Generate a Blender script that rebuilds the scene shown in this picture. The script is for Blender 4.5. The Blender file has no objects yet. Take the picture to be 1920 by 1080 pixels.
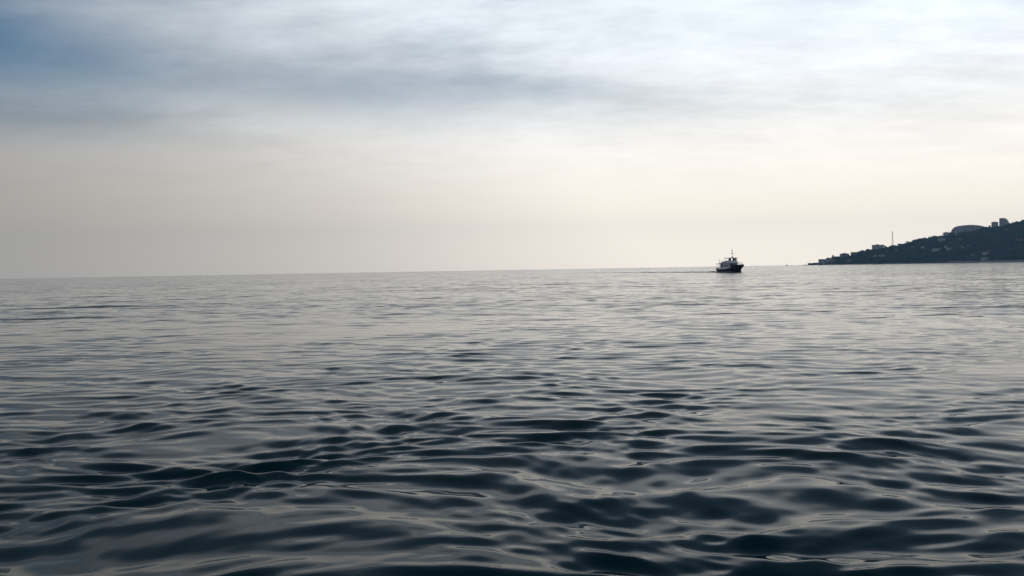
import bpy, bmesh, math, random
import numpy as np
from mathutils import Matrix, Vector

R = math.radians
scene = bpy.context.scene
COL = scene.collection
random.seed(11)
rng = np.random.default_rng(7)

# ------------------------------------------------------------------ camera
CAM_H = 3.0
PX_F = 1884.0                       # focal length in pixels of the 1920 wide photograph
PITCH, ROLL = R(90 - 1.07), R(-0.98)
cam_data = bpy.data.cameras.new('camera')
cam_data.sensor_width = 36.0
cam_data.lens = PX_F / 1920 * 36.0
cam_data.clip_start = 0.1
cam_data.clip_end = 40000
cam = bpy.data.objects.new('camera', cam_data)
COL.objects.link(cam)
cam.matrix_world = (Matrix.Translation((0, 0, CAM_H)) @ Matrix.Rotation(PITCH, 4, 'X')
                    @ Matrix.Rotation(ROLL, 4, 'Z'))
scene.camera = cam
CAM_R = cam.matrix_world.to_3x3()


def ray(px, py):
    return CAM_R @ Vector(((px - 960) / PX_F, (540 - py) / PX_F, -1.0))


def at(px, py, Y):
    """point of the place seen at photo pixel (px, py), Y metres ahead of the camera"""
    d = ray(px, py)
    return Vector((0, 0, CAM_H)) + d * (Y / d.y)


# ------------------------------------------------------------------ world / sky
SUN_AZ, SUN_EL = 38.0, 30.0          # degrees right of straight ahead, above the horizon
SUN_DIR = Vector((math.sin(R(SUN_AZ)) * math.cos(R(SUN_EL)),
                  math.cos(R(SUN_AZ)) * math.cos(R(SUN_EL)), math.sin(R(SUN_EL))))
world = bpy.data.worlds.new('World')
scene.world = world
world.use_nodes = True
NT = None


class S:
    """a node socket with arithmetic"""
    def __init__(self, s): self.s = s
    def __add__(a, b): return mth('ADD', a, b)
    def __radd__(a, b): return mth('ADD', b, a)
    def __sub__(a, b): return mth('SUBTRACT', a, b)
    def __rsub__(a, b): return mth('SUBTRACT', b, a)
    def __mul__(a, b): return mth('MULTIPLY', a, b)
    def __rmul__(a, b): return mth('MULTIPLY', b, a)
    def __truediv__(a, b): return mth('DIVIDE', a, b)
    def __rtruediv__(a, b): return mth('DIVIDE', b, a)


def put(sock, v):
    if isinstance(v, S): NT.links.new(v.s, sock)
    else: sock.default_value = v


def mth(op, a, b=None, c=None, clamp=False):
    n = NT.nodes.new('ShaderNodeMath'); n.operation = op; n.use_clamp = clamp
    put(n.inputs[0], a)
    if b is not None: put(n.inputs[1], b)
    if c is not None: put(n.inputs[2], c)
    return S(n.outputs[0])


def sep(v):
    n = NT.nodes.new('ShaderNodeSeparateXYZ'); put(n.inputs[0], v)
    return S(n.outputs[0]), S(n.outputs[1]), S(n.outputs[2])


def comb(x, y, z=0.0):
    n = NT.nodes.new('ShaderNodeCombineXYZ')
    put(n.inputs[0], x); put(n.inputs[1], y); put(n.inputs[2], z)
    return S(n.outputs[0])


def noise(vec, scale, detail=3.0, rough=0.5, dist=0.0):
    n = NT.nodes.new('ShaderNodeTexNoise')
    put(n.inputs['Vector'], vec)
    n.inputs['Scale'].default_value = scale
    n.inputs['Detail'].default_value = detail
    n.inputs['Roughness'].default_value = rough
    n.inputs['Distortion'].default_value = dist
    return S(n.outputs['Fac']), S(n.outputs['Color'])


def ramp(fac, stops, interp='LINEAR'):
    n = NT.nodes.new('ShaderNodeValToRGB'); put(n.inputs[0], fac)
    cr = n.color_ramp; cr.interpolation = interp
    while len(cr.elements) < len(stops): cr.elements.new(0.5)
    for e, (p, c) in zip(cr.elements, stops):
        e.position = p
        e.color = (c, c, c, 1) if isinstance(c, (int, float)) else (*c, 1)
    return S(n.outputs[0])


def mixc(f, a, b, mode='MIX'):
    n = NT.nodes.new('ShaderNodeMix'); n.data_type = 'RGBA'; n.blend_type = mode
    put(n.inputs['Factor'], f)
    for k, v in ((6, a), (7, b)):
        if isinstance(v, tuple): n.inputs[k].default_value = (*v, 1)
        else: put(n.inputs[k], v)
    return S(n.outputs[2])


def smooth(v, lo, hi):
    n = NT.nodes.new('ShaderNodeMapRange'); n.interpolation_type = 'SMOOTHSTEP'
    put(n.inputs[0], v); n.inputs[1].default_value = lo; n.inputs[2].default_value = hi
    return S(n.outputs[0])


def gauss(a, e, a0, e0, sa, se, tilt=0.0):
    """soft cloud lobe centred on azimuth a0, elevation e0 (degrees)"""
    da = (a - a0); de = (e - e0) - da * tilt
    q = (da / sa) * (da / sa) + (de / se) * (de / se)
    return mth('EXPONENT', q * -1.0)


def build_world():
    global NT
    NT = world.node_tree
    NT.nodes.clear()
    out = NT.nodes.new('ShaderNodeOutputWorld')
    bg = NT.nodes.new('ShaderNodeBackground')
    bg.inputs['Strength'].default_value = 0.1
    NT.links.new(bg.outputs[0], out.inputs[0])
    tc = NT.nodes.new('ShaderNodeTexCoord')
    d = S(tc.outputs['Generated'])
    x, y, z = sep(d)
    zc = mth('MAXIMUM', z, 0.0)
    el = mth('ARCSINE', mth('MINIMUM', zc, 1.0)) * 57.2958
    az = mth('ARCTAN2', x, y) * 57.2958
    dn = NT.nodes.new('ShaderNodeVectorMath'); dn.operation = 'DOT_PRODUCT'
    put(dn.inputs[0], d); dn.inputs[1].default_value = SUN_DIR
    ang = mth('ARCCOSINE', mth('MINIMUM', S(dn.outputs['Value']), 1.0)) * 57.2958
    # stratus seen in perspective: project on to a high flat layer
    inv = 1.0 / (zc + 0.16)
    p = comb(x * inv, y * inv, 0.0)
    w, wc = noise(p, 0.55, 2.0)
    n1, _ = noise(comb(x * inv * 0.8 + w * 0.6, y * inv * 1.5 + w * 0.8, 3.1), 1.15, 6.0, 0.56)
    n2, _ = noise(comb(x * inv + w * 0.5, y * inv * 1.6, 9.7), 3.4, 8.0, 0.62)
    n3, _ = noise(comb(x * inv + w * 0.4, y * inv * 1.3 + x * inv * 0.3, 5.2), 9.0, 8.0, 0.68)
    wob = (n1 - 0.5) * 9.0
    azw = az + wob
    elw = el + (n1 - 0.5) * 3.2 + (n2 - 0.5) * 1.3
    # cloud light: brighter towards the veiled sun
    lum = ramp(ang / 180.0, [(0.0, 1.18), (0.10, 1.15), (0.156, 1.14), (0.206, 1.11), (0.25, 0.89),
                             (0.295, 0.65), (0.355, 0.42), (0.40, 0.36), (0.55, 0.37), (1.0, 0.38)], 'B_SPLINE')
    hz = smooth(el, 14.0, 1.5)                     # haze layer near the sea
    warm = mixc(hz, (0.93, 1.0, 1.075), (1.22, 1.12, 0.985))
    cloud = mixc(1.0, lum, warm, 'MULTIPLY')
    low_gain = 1.0 + smooth(el, 4.2, 0.6) * 0.085      # low sky brightened to offset the dimming by the haze box
    cloud = mixc(1.0, cloud, comb(low_gain, low_gain, low_gain), 'MULTIPLY')
    # soft structure of the layer, fading out into the haze
    amp = smooth(el, 2.0, 11.0)
    tex = 1.0 + ((n1 - 0.5) * 0.62 + (n2 - 0.5) * 0.42 + (n3 - 0.5) * 0.22) * amp
    bright = gauss(azw, elw, -3.0, 15.0, 9.0, 1.6, 0.02) * 0.05 + gauss(azw, elw, 21.0, 13.0, 8.0, 1.4) * 0.04 \
        + gauss(azw, elw, -17.0, 8.8, 9.0, 1.0, -0.06) * 0.12
    grey = gauss(azw, elw, 0.0, 13.0, 14.0, 4.0) * 0.17 + gauss(azw, elw, -10.0, 10.6, 13.0, 2.0, -0.06) * 0.13 + gauss(azw, elw, -25.0, 8.2, 7.0, 1.0) * 0.14 \
        + gauss(azw, elw, 21.0, 9.9, 9.0, 1.0, -0.03) * 0.05
    cloud = mixc(1.0, cloud, comb(tex + bright - grey, tex + bright - grey, tex + bright - grey), 'MULTIPLY')
    # blue sky seen through the thin places
    sky = NT.nodes.new('ShaderNodeTexSky'); sky.sky_type = 'NISHITA'
    sky.sun_disc = False
    sky.sun_elevation = R(SUN_EL); sky.sun_rotation = R(SUN_AZ)
    sky.air_density = 1.0; sky.dust_density = 0.3; sky.ozone_density = 2.0
    gap = gauss(azw, elw, -31.0, 12.3, 10.0, 3.0) * 1.0 + gauss(azw, elw, -10.0, 10.6, 14.0, 2.0, -0.06) * 0.33 \
        + gauss(azw, elw, -25.0, 8.2, 8.0, 1.2) * 0.25
    thin = smooth(n1, 0.56, 0.36) * smooth(el, 6.0, 14.0) * 0.25 + smooth(el, 15.0, 25.0) * (0.62 + n1 * 0.7)
    gap = mth('MINIMUM', gap + thin, 0.93)
    blue = mixc(1.0, S(sky.outputs[0]), (0.26, 0.44, 0.54), 'MULTIPLY')
    up = mixc(1.0, cloud, (10.0, 10.0, 10.0), 'MULTIPLY')
    col = mixc(gap, up, blue)
    NT.links.new(col.s, bg.inputs['Color'])


build_world()

sun_data = bpy.data.lights.new('sun', 'SUN')
sun_data.energy = 0.5
sun_data.angle = R(175)
sun_data.color = (1.0, 0.96, 0.88)
sun = bpy.data.objects.new('sun', sun_data)
COL.objects.link(sun)
sun.rotation_euler = (-SUN_DIR).to_track_quat('-Z', 'Y').to_euler()
sun.location = SUN_DIR * 300

vs = scene.view_settings
vs.view_transform = 'Standard'
vs.look = 'None'
vs.exposure = 0.0
vs.gamma = 1.0
vs.use_curve_mapping = False
scene.render.engine = 'CYCLES'
scene.cycles.max_bounces = 4
scene.cycles.diffuse_bounces = 2
scene.cycles.glossy_bounces = 3
scene.cycles.volume_bounces = 0
scene.cycles.use_denoising = True


# ------------------------------------------------------------------ materials
def material(name):
    global NT
    m = bpy.data.materials.new(name); m.use_nodes = True
    NT = m.node_tree
    return m, NT.nodes['Principled BSDF']


def paint(name, color, rough=0.5, vary=0.25, scale=1.2, metallic=0.0, streak=False):
    m, b = material(name)
    tc = NT.nodes.new('ShaderNodeTexCoord')
    v = S(tc.outputs['Object'])
    if streak:
        x, y, z = sep(v); v = comb(x, y, z * 0.25)
    f, _ = noise(v, scale, 5.0, 0.6)
    dark = tuple(c * (1 - vary) for c in color); lite = tuple(min(1, c * (1 + vary * 0.6)) for c in color)
    c = ramp(f, [(0.32, dark), (0.62, lite)])
    NT.links.new(c.s, b.inputs['Base Color'])
    r = f * 0.25 + (rough - 0.12)
    NT.links.new(r.s, b.inputs['Roughness'])
    b.inputs['Metallic'].default_value = metallic
    return m


def make_water():
    m, b = material('sea_water')
    geo = NT.nodes.new('ShaderNodeNewGeometry')
    pos = S(geo.outputs['Position'])
    x, y, z = sep(pos)
    att = NT.nodes.new('ShaderNodeAttribute'); att.attribute_name = 'fine_wave'
    lod = S(att.outputs['Fac'])
    # wavelets too small for the mesh: slopes straight from noise, in metres of the place
    _, c1 = noise(comb(x * 0.75, y, 1.0), 0.75, 1.6, 0.45)
    _, c2 = noise(comb(x * 0.9, y, 4.0), 1.7, 1.5, 0.5)
    _, c3 = noise(comb(x * 0.7, y, 8.0), 0.11, 1.0, 0.5)
    big, _ = noise(comb(x, y * 0.7, 2.0), 0.012, 3.0, 0.55)
    patch = smooth(big, 0.34, 0.64) * 0.7 + 0.55
    sx1, sy1, _z = sep(c1); sx2, sy2, _z = sep(c2); sx3, sy3, _z = sep(c3)
    k1 = lod * patch * 0.45; k3 = lod * 0.12
    k2 = patch * 0.026 + lod * 0.10
    # sparse steeper facets between calm water
    g = mth('ABSOLUTE', sy1 - 0.5) * 6.5 + 0.10
    k1 = k1 * g
    sx = (sx1 - 0.5) * k1 * 0.7 + (sx2 - 0.5) * k2 + (sx3 - 0.5) * k3
    sy = (sy1 - 0.5) * k1 + (sy2 - 0.5) * k2 + (sy3 - 0.5) * k3
    # the steeper fronts of scattered wavelets, all on the side they travel towards
    d1, _ = noise(comb(x * 0.34, y, 13.0), 0.55, 2.0, 0.5)
    d2, _ = noise(comb(x * 0.40, y, 17.0), 0.16, 2.5, 0.55)
    front = smooth(d1, 0.58, 0.72) * (lod * 0.34 + 0.03) + smooth(d2, 0.58, 0.72) * lod * 0.26
    sy = sy - front * (patch * 0.8) - lod * 0.018
    add = NT.nodes.new('ShaderNodeVectorMath'); add.operation = 'ADD'
    NT.links.new(geo.outputs['Normal'], add.inputs[0]); put(add.inputs[1], comb(sx, sy, 0.0))
    nrm = NT.nodes.new('ShaderNodeVectorMath'); nrm.operation = 'NORMALIZE'
    NT.links.new(add.outputs[0], nrm.inputs[0])
    NT.links.new(nrm.outputs[0], b.inputs['Normal'])
    b.inputs['Base Color'].default_value = (0.001, 0.024, 0.031, 1)
    put(b.inputs['Roughness'], 0.04 + lod * 0.045)      # unresolved wavelets widen the reflection
    b.inputs['IOR'].default_value = 1.088
    return m


def make_foliage(name):
    m, b = material(name)
    a = NT.nodes.new('ShaderNodeAttribute'); a.attribute_name = 'leaf_tint'
    c = ramp(S(a.outputs['Fac']), [(0.0, (0.030, 0.048, 0.030)), (0.4, (0.055, 0.085, 0.045)),
                                   (0.75, (0.09, 0.11, 0.055)), (1.0, (0.10, 0.095, 0.045))])
    NT.links.new(c.s, b.inputs['Base Color'])
    b.inputs['Roughness'].default_value = 0.8
    b.inputs['Specular IOR Level'].default_value = 0.2
    return m


M = {}
M['water'] = make_water()
M['leaf'] = make_foliage('foliage')
M['soil'] = paint('hill_soil', (0.060, 0.062, 0.038), 0.9, 0.5, 0.03)
M['stone'] = paint('pale_stone', (0.22, 0.20, 0.17), 0.85, 0.4, 0.08)
M['bark'] = paint('bark', (0.07, 0.05, 0.035), 0.9)
M['concrete'] = paint('concrete', (0.58, 0.57, 0.56), 0.8, 0.25, 0.1, streak=True)
M['pale_wall'] = paint('pale_wall', (0.66, 0.65, 0.62), 0.8, 0.2, 0.1, streak=True)
M['white_wall'] = paint('white_wall', (0.78, 0.77, 0.75), 0.75, 0.15, 0.1, streak=True)
M['pink_wall'] = paint('pink_wall', (0.42, 0.30, 0.28), 0.8, 0.2, 0.1)
M['ochre_wall'] = paint('ochre_wall', (0.46, 0.36, 0.20), 0.8, 0.2, 0.1)
M['grey_wall'] = paint('grey_wall', (0.27, 0.28, 0.29), 0.8, 0.2, 0.1)
M['red_roof'] = paint('red_roof', (0.27, 0.085, 0.055), 0.8, 0.3, 0.2)
M['grey_roof'] = paint('grey_roof', (0.18, 0.18, 0.18), 0.8, 0.3, 0.2)
M['pale_roof'] = paint('pale_roof', (0.60, 0.60, 0.58), 0.6, 0.2, 0.2)
M['far_glass'] = paint('window_glass', (0.05, 0.06, 0.07), 0.25, 0.2)
M['steel'] = paint('steel', (0.12, 0.12, 0.13), 0.5, 0.3, 0.2, 0.3)
M['mast_red'] = paint('mast_red', (0.34, 0.07, 0.05), 0.6)
M['hull'] = paint('hull_paint', (0.030, 0.034, 0.045), 0.25, 0.3, 0.6, streak=True)
M['aft_grey'] = paint('aft_band_grey', (0.20, 0.20, 0.21), 0.5, 0.4, 0.5)
M['white'] = paint('boat_white', (0.80, 0.81, 0.81), 0.4, 0.14, 0.7, streak=True)
M['deck'] = paint('deck_paint', (0.16, 0.17, 0.17), 0.7)
M['glass'] = paint('boat_glass', (0.012, 0.015, 0.018), 0.16, 0.2)
M['black'] = paint('black_rubber', (0.02, 0.02, 0.022), 0.7)
M['canvas'] = paint('awning_canvas', (0.05, 0.055, 0.065), 0.85)
M['orange'] = paint('orange_ring', (0.60, 0.16, 0.04), 0.6)
M['flag'] = paint('flag_cloth', (0.10, 0.11, 0.16), 0.8)
M['foam'] = paint('wash_foam', (0.55, 0.58, 0.58), 0.7)


# ------------------------------------------------------------------ mesh helpers
def link(name, me, parent=None, **props):
    o = bpy.data.objects.new(name, me)
    COL.objects.link(o)
    if parent is not None: o.parent = parent
    for k, v in props.items(): o[k] = v
    return o


def thing(name, label, cat, loc=(0, 0, 0), rz=0.0, group=None):
    o = link(name, None, label=label, category=cat)
    o.location = loc; o.rotation_euler = (0, 0, rz)
    o.empty_display_size = 1
    if group: o['group'] = group
    return o


class MB:
    def __init__(self): self.bm = bmesh.new()

    def poly(self, vs_, faces):
        v = [self.bm.verts.new(p) for p in vs_]
        for f in faces:
            try: self.bm.faces.new([v[i] for i in f])
            except ValueError: pass
        return self

    def box(self, x0, x1, y0, y1, z0, z1):
        return self.poly([(x, y, z) for z in (z0, z1) for y in (y0, y1) for x in (x0, x1)],
                         [(0, 2, 3, 1), (4, 5, 7, 6), (0, 1, 5, 4), (2, 6, 7, 3), (0, 4, 6, 2), (1, 3, 7, 5)])

    def prism(self, pts, z0, z1, top=None):
        n = len(pts); top = top or pts
        return self.poly([(x, y, z0) for x, y in pts] + [(x, y, z1) for x, y in top],
                         [tuple(range(n))[::-1], tuple(range(n, 2 * n))] +
                         [(i, (i + 1) % n, n + (i + 1) % n, n + i) for i in range(n)])

    def tube(self, p, q, r0, r1=None, n=7):
        p, q = Vector(p), Vector(q); r1 = r0 if r1 is None else r1
        t = (q - p).normalized(); a = t.orthogonal().normalized(); b = t.cross(a)
        vs_ = []
        for c, r in ((p, r0), (q, r1)):
            for i in range(n):
                an = 2 * math.pi * i / n
                vs_.append(c + a * (math.cos(an) * r) + b * (math.sin(an) * r))
        return self.poly(vs_, [tuple(range(n))[::-1], tuple(range(n, 2 * n))] +
                         [(i, (i + 1) % n, n + (i + 1) % n, n + i) for i in range(n)])

    def path(self, pts, r, n=6):
        for p, q in zip(pts[:-1], pts[1:]): self.tube(p, q, r, r, n)
        return self

    def torus(self, c, R0, r, axis='Y', n=16, k=6):
        vs_ = []
        for i in range(n):
            a = 2 * math.pi * i / n
            for j in range(k):
                b = 2 * math.pi * j / k
                u = (R0 + r * math.cos(b)) * math.cos(a); v = (R0 + r * math.cos(b)) * math.sin(a); w = r * math.sin(b)
                vs_.append((c[0] + u, c[1] + w, c[2] + v) if axis == 'Y' else (c[0] + w, c[1] + u, c[2] + v))
        return self.poly(vs_, [(i * k + j, ((i + 1) % n) * k + j, ((i + 1) % n) * k + (j + 1) % k, i * k + (j + 1) % k)
                               for i in range(n) for j in range(k)])

    def build(self, name, mat, parent=None, smooth_=False, bevel=0.0, **props):
        bm = self.bm
        bmesh.ops.recalc_face_normals(bm, faces=bm.faces[:])
        if bevel:
            bmesh.ops.bevel(bm, geom=[e for e in bm.edges if e.is_manifold and e.calc_face_angle(0) > 0.5],
                            offset=bevel, segments=2, affect='EDGES', clamp_overlap=True)
        if smooth_:
            for f in bm.faces: f.smooth = True
        me = bpy.data.meshes.new(name); bm.to_mesh(me); bm.free()
        me.materials.append(M[mat])
        return link(name, me, parent, **props)


def mesh_np(name, verts, faces, mat, smooth_=False):
    me = bpy.data.meshes.new(name)
    verts = np.ascontiguousarray(verts, dtype=np.float32); faces = np.ascontiguousarray(faces, dtype=np.int32)
    k = faces.shape[1]
    me.vertices.add(len(verts)); me.vertices.foreach_set('co', verts.ravel())
    me.loops.add(faces.size); me.loops.foreach_set('vertex_index', faces.ravel())
    me.polygons.add(len(faces)); me.polygons.foreach_set('loop_start', np.arange(len(faces), dtype=np.int32) * k)
    me.update(calc_edges=True); me.validate()
    me.polygons.foreach_set('use_smooth', np.full(len(me.polygons), smooth_, dtype=bool))
    me.materials.append(mat)
    return me


# ------------------------------------------------------------------ sea
def wave_components():
    """(wavelength, direction, amplitude, phase, slope share)"""
    out = []
    n = 150
    lam = np.exp(np.linspace(math.log(0.22), math.log(12.0), n))
    lam *= np.exp(rng.normal(0, 0.02, n))
    # slope spectrum: peak near two metres, little below half a metre
    s = np.exp(-0.5 * (np.log(lam / 1.0) / 0.66) ** 2)
    s += 0.15 * np.exp(-0.5 * (np.log(lam / 0.42) / 0.3) ** 2)
    s += 0.10 * np.exp(-0.5 * (np.log(lam / 9.0) / 0.4) ** 2)
    s *= 0.080 / math.sqrt(np.sum(s * s) / 2)             # rms slope
    main = R(-100)                                         # travelling towards the viewer, a little to the left
    th = main + rng.normal(0, 1, n) * np.where(lam > 0.7, R(24), R(50))
    k = 2 * math.pi / lam
    return lam, k, th, s / k, rng.uniform(0, 2 * math.pi, n)


def low_noise(x, y, scale, seed, n=7):
    g = np.random.default_rng(seed)
    v = np.zeros_like(x)
    for _ in range(n):
        a = g.uniform(0, 2 * math.pi); k = 2 * math.pi / (scale * g.uniform(0.6, 1.6))
        v += np.sin(k * (x * math.cos(a) + y * math.sin(a)) + g.uniform(0, 6.28))
    return v / math.sqrt(n / 2)


def build_sea():
    fine = np.arange(-R(35), R(35), 0.0018)
    coarse = np.concatenate([np.linspace(R(35), R(180), 60)[:-1], np.linspace(-R(180), -R(35), 60)[:-1]])
    ang = np.concatenate([fine, coarse])
    rs = [0.6]
    while rs[-1] < 4050:
        r = rs[-1]
        rs.append(r + (0.25 if r < 6 else max(0.045, 0.0030 * r) if r < 260 else 0.014 * r))
    rs = np.array(rs)
    dr = np.gradient(rs)
    A, RR = np.meshgrid(ang, rs)
    X = RR * np.sin(A); Y = RR * np.cos(A)
    step = np.maximum(dr[:, None], 0.0018 * RR)
    lam, k, th, amp, ph = wave_components()
    Z = np.zeros_like(X); DX = np.zeros_like(X); DY = np.zeros_like(X)
    mod = 1.0 + 0.22 * low_noise(X, Y, 6.5, 9, 11) + 0.22 * low_noise(X, Y, 24.0, 3, 9) + 0.14 * low_noise(X, Y, 75.0, 5)
    # waves steepened near the camera to darken them, flattened further out to brighten
    mod = np.clip(mod, 0.25, 2.1) * np.interp(RR, [9, 13, 18, 25, 56, 150], [1.34, 1.22, 1.0, 0.80, 0.50, 0.42])
    wx = 0.28 * low_noise(X, Y, 6.0, 21); wy = 0.28 * low_noise(X, Y, 6.0, 22)   # bends the crests
    for l, kk, t, a, p in zip(lam, k, th, amp, ph):
        f = np.clip((l / step - 3.0) / 3.5, 0, 1); f = f * f * (3 - 2 * f)
        rows = np.nonzero(f.max(axis=1) > 0)[0]
        if not len(rows): continue
        n = rows[-1] + 1
        c, s = math.cos(t), math.sin(t)
        q = kk * ((X[:n] + wx[:n]) * c + (Y[:n] + wy[:n]) * s) + p
        w = a * f[:n] * mod[:n]
        Z[:n] += w * np.cos(q)
        sn = w * np.sin(q) * 0.5
        DX[:n] -= sn * c; DY[:n] -= sn * s
    X = X + DX; Y = Y + DY
    l = 0.9
    f = np.clip((l / step - 3.0) / 3.5, 0, 1); lod = 1 - f * f * (3 - 2 * f)
    nr, na = A.shape
    idx = np.arange(nr * na).reshape(nr, na)
    nx = np.roll(idx, -1, axis=1)
    faces = np.stack([idx[:-1], nx[:-1], nx[1:], idx[1:]], axis=-1).reshape(-1, 4)[:, ::-1]
    verts = np.stack([X, Y, Z], axis=-1).reshape(-1, 3)
    me = mesh_np('sea', verts, faces, M['water'], True)
    at_ = me.attributes.new('fine_wave', 'FLOAT', 'POINT')
    at_.data.foreach_set('value', np.ascontiguousarray(lod.ravel(), dtype=np.float32))
    link('sea', me, kind='structure')


build_sea()

# ------------------------------------------------------------------ headland
def shore_y(X): return 2900 - (np.asarray(X, float) - 838) * 0.6
def ridge_d(X): return np.interp(X, [800, 838, 900, 1000, 1160, 1330, 2400], [14, 16, 46, 95, 170, 270, 420])


SKY = [(1506, 496.6), (1534, 494.5), (1546, 487.5), (1550, 484.5), (1561, 481.5), (1569, 481), (1574, 480.5), (1592, 479),
       (1609, 474), (1614.6, 470.8), (1629.5, 468.6), (1645, 466.6), (1660, 465.5), (1673.6, 463.2), (1679, 462.4), (1695, 459), (1706, 455.6),
       (1720, 450.6), (1727, 449.2), (1743.5, 446.8), (1764, 443.6), (1772, 441.5), (1788, 437.8), (1800, 436), (1820, 432.5), (1848, 427.4), (1853.5, 427.2),
       (1870, 426), (1886, 424.2), (1894, 422), (1906, 418.4), (1920, 417)]
_t = []
for px, py in SKY:
    Xg = 1000.0
    for _ in range(30):
        pt = at(px, py, float(shore_y(Xg) + ridge_d(Xg))); Xg = pt.x
    _t.append((pt.x, max(0.9, pt.z - (4.6 if px > 1545 else 1.0))))
RX = np.array([a for a, b in _t] + [1500, 1750, 2400]); RZ = np.array([b for a, b in _t] + [122, 140, 150])


def hill_h(X, Y):
    X = np.asarray(X, float); Y = np.asarray(Y, float)
    zr = np.interp(X, RX, RZ); d = ridge_d(X)
    t = (Y - shore_y(X)) / d
    up = 1.2 + (zr - 1.2) * np.sin(np.clip(t, 0, 1) * math.pi / 2) ** 0.92
    b = np.clip((Y - shore_y(X) - d) / (d * 1.6 + 30), 0, 1)
    down = zr * (1 - b * b * (3 - 2 * b)) - 3.0 * b
    z = np.where(t <= 1, up, down)
    bump = (low_noise(X, Y, 38, 41) * 0.9 + low_noise(X, Y, 90, 42) * 1.3) * np.clip(zr / 60, 0, 1) * np.clip(t * 2.2, 0, 1) * np.clip(1.9 - t, 0.15, 1)
    z = z + bump - 0.8 * np.clip(t, 0, 1) * (zr > 8)
    z = np.where(t < 0, -3.0, z)
    tip = np.clip((X - 838) / 6.0, 0, 1)
    return z * tip - 3.0 * (1 - tip)


def build_hill():
    xs = np.concatenate([np.arange(836, 1450, 5.0), np.arange(1450, 2300, 25.0)])
    ts = np.concatenate([[-0.02, -0.001, 0.0], np.linspace(0.03, 1.0, 40), np.linspace(1.06, 2.9, 24)])
    Xg, Tg = np.meshgrid(xs, ts)
    Yg = shore_y(Xg) + ridge_d(Xg) * Tg
    Zg = hill_h(Xg, Yg)
    nr, nc = Xg.shape
    idx = np.arange(nr * nc).reshape(nr, nc)
    faces = np.stack([idx[:-1, :-1], idx[:-1, 1:], idx[1:, 1:], idx[1:, :-1]], axis=-1).reshape(-1, 4)
    link('headland_hill', mesh_np('headland_hill', np.stack([Xg, Yg, Zg], -1).reshape(-1, 3), faces, M['soil'], True),
         kind='structure')


build_hill()


def on_hill(px, py):
    """where the sight line of a photo pixel meets the hillside"""
    d = ray(px, py)
    for Y in np.arange(2300, 3300, 2.0):
        p = Vector((0, 0, CAM_H)) + d * (Y / d.y)
        if p.y > shore_y(p.x) and hill_h(p.x, p.y) >= p.z: return p
    p = at(px, py, 2800); Xg = p.x
    for _ in range(30):
        p = at(px, py, float(shore_y(Xg) + ridge_d(Xg))); Xg = p.x
    return p


# --- houses and blocks -------------------------------------------------------
FOOT = []          # (x, y, radius, clear height): where no tree of the wood may stand in front
MPP = lambda Y: Y / PX_F


def windows_on(b, mat, parent, x0, x1, yf, z0, storeys, sh, cols):
    mb = MB()
    cw = (x1 - x0) / cols
    for s_ in range(storeys):
        for c in range(cols):
            xa = x0 + cw * (c + 0.27); za = z0 + sh * (s_ + 0.34)
            mb.box(xa, xa + cw * 0.46, yf - 0.06, yf + 0.2, za, za + sh * 0.45)
    mb.build('window', mat, parent, kind='stuff')


def block(label, px0, px1, ptop, pbase, wall, roof='grey_roof', storeys=3, cols=4, depth=12, dy=0.0, name='apartment_block',
          cat='building', roofbox=True, Yfix=None, sink=7.0, rz=0.0, group=None, chamfer=None):
    p = on_hill((px0 + px1) / 2, pbase)
    Y = p.y + dy if Yfix is None else Yfix
    a, c = at(px0, pbase, Y), at(px1, pbase, Y)
    top = at((px0 + px1) / 2, ptop, Y).z
    w = abs(c.x - a.x); zb = min(a.z, c.z); h = top - zb
    rz = rz - math.atan2(c.x, Y); w *= math.cos(math.atan2(c.x, Y))
    t = thing(name, label, cat, ((a.x + c.x) / 2, Y, zb), rz, group)
    hw = w / 2
    if chamfer:
        MB().poly([(x, y, z) for y in (0, depth) for x, z in ((-hw, -sink), (hw, -sink), (hw, h - chamfer[1]), (hw - chamfer[0] * 0.35, h - chamfer[1] * .35), (hw - chamfer[0], h), (-hw, h))],
                  [(0, 1, 2, 3, 4, 5), (11, 10, 9, 8, 7, 6)] + [(i, 6 + i, 6 + (i + 1) % 6, (i + 1) % 6) for i in range(6)]).build('wall', wall, t)
    else:
        MB().box(-hw, hw, 0, depth, -sink, h).build('wall', wall, t)
        MB().box(-hw - 0.35, hw + 0.35, -0.35, depth + 0.35, h + 0.003, h + 0.5).build('roof', roof, t)
    if roofbox:
        MB().box(-hw * 0.35, hw * 0.15, depth * 0.3, depth * 0.7, h + (0.503 if not chamfer else -0.3), h + 2.2).build('roof_hut', wall, t)
    windows_on(None, 'far_glass', t, -hw + w * 0.03, hw - w * (0.03 if not chamfer else 0.3), 0, 0.4, storeys, (h - 0.8) / storeys, cols)
    FOOT.append((t.location.x, Y + depth / 2, max(hw, depth / 2) * 1.15, zb, h, hw))
    return t


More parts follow.
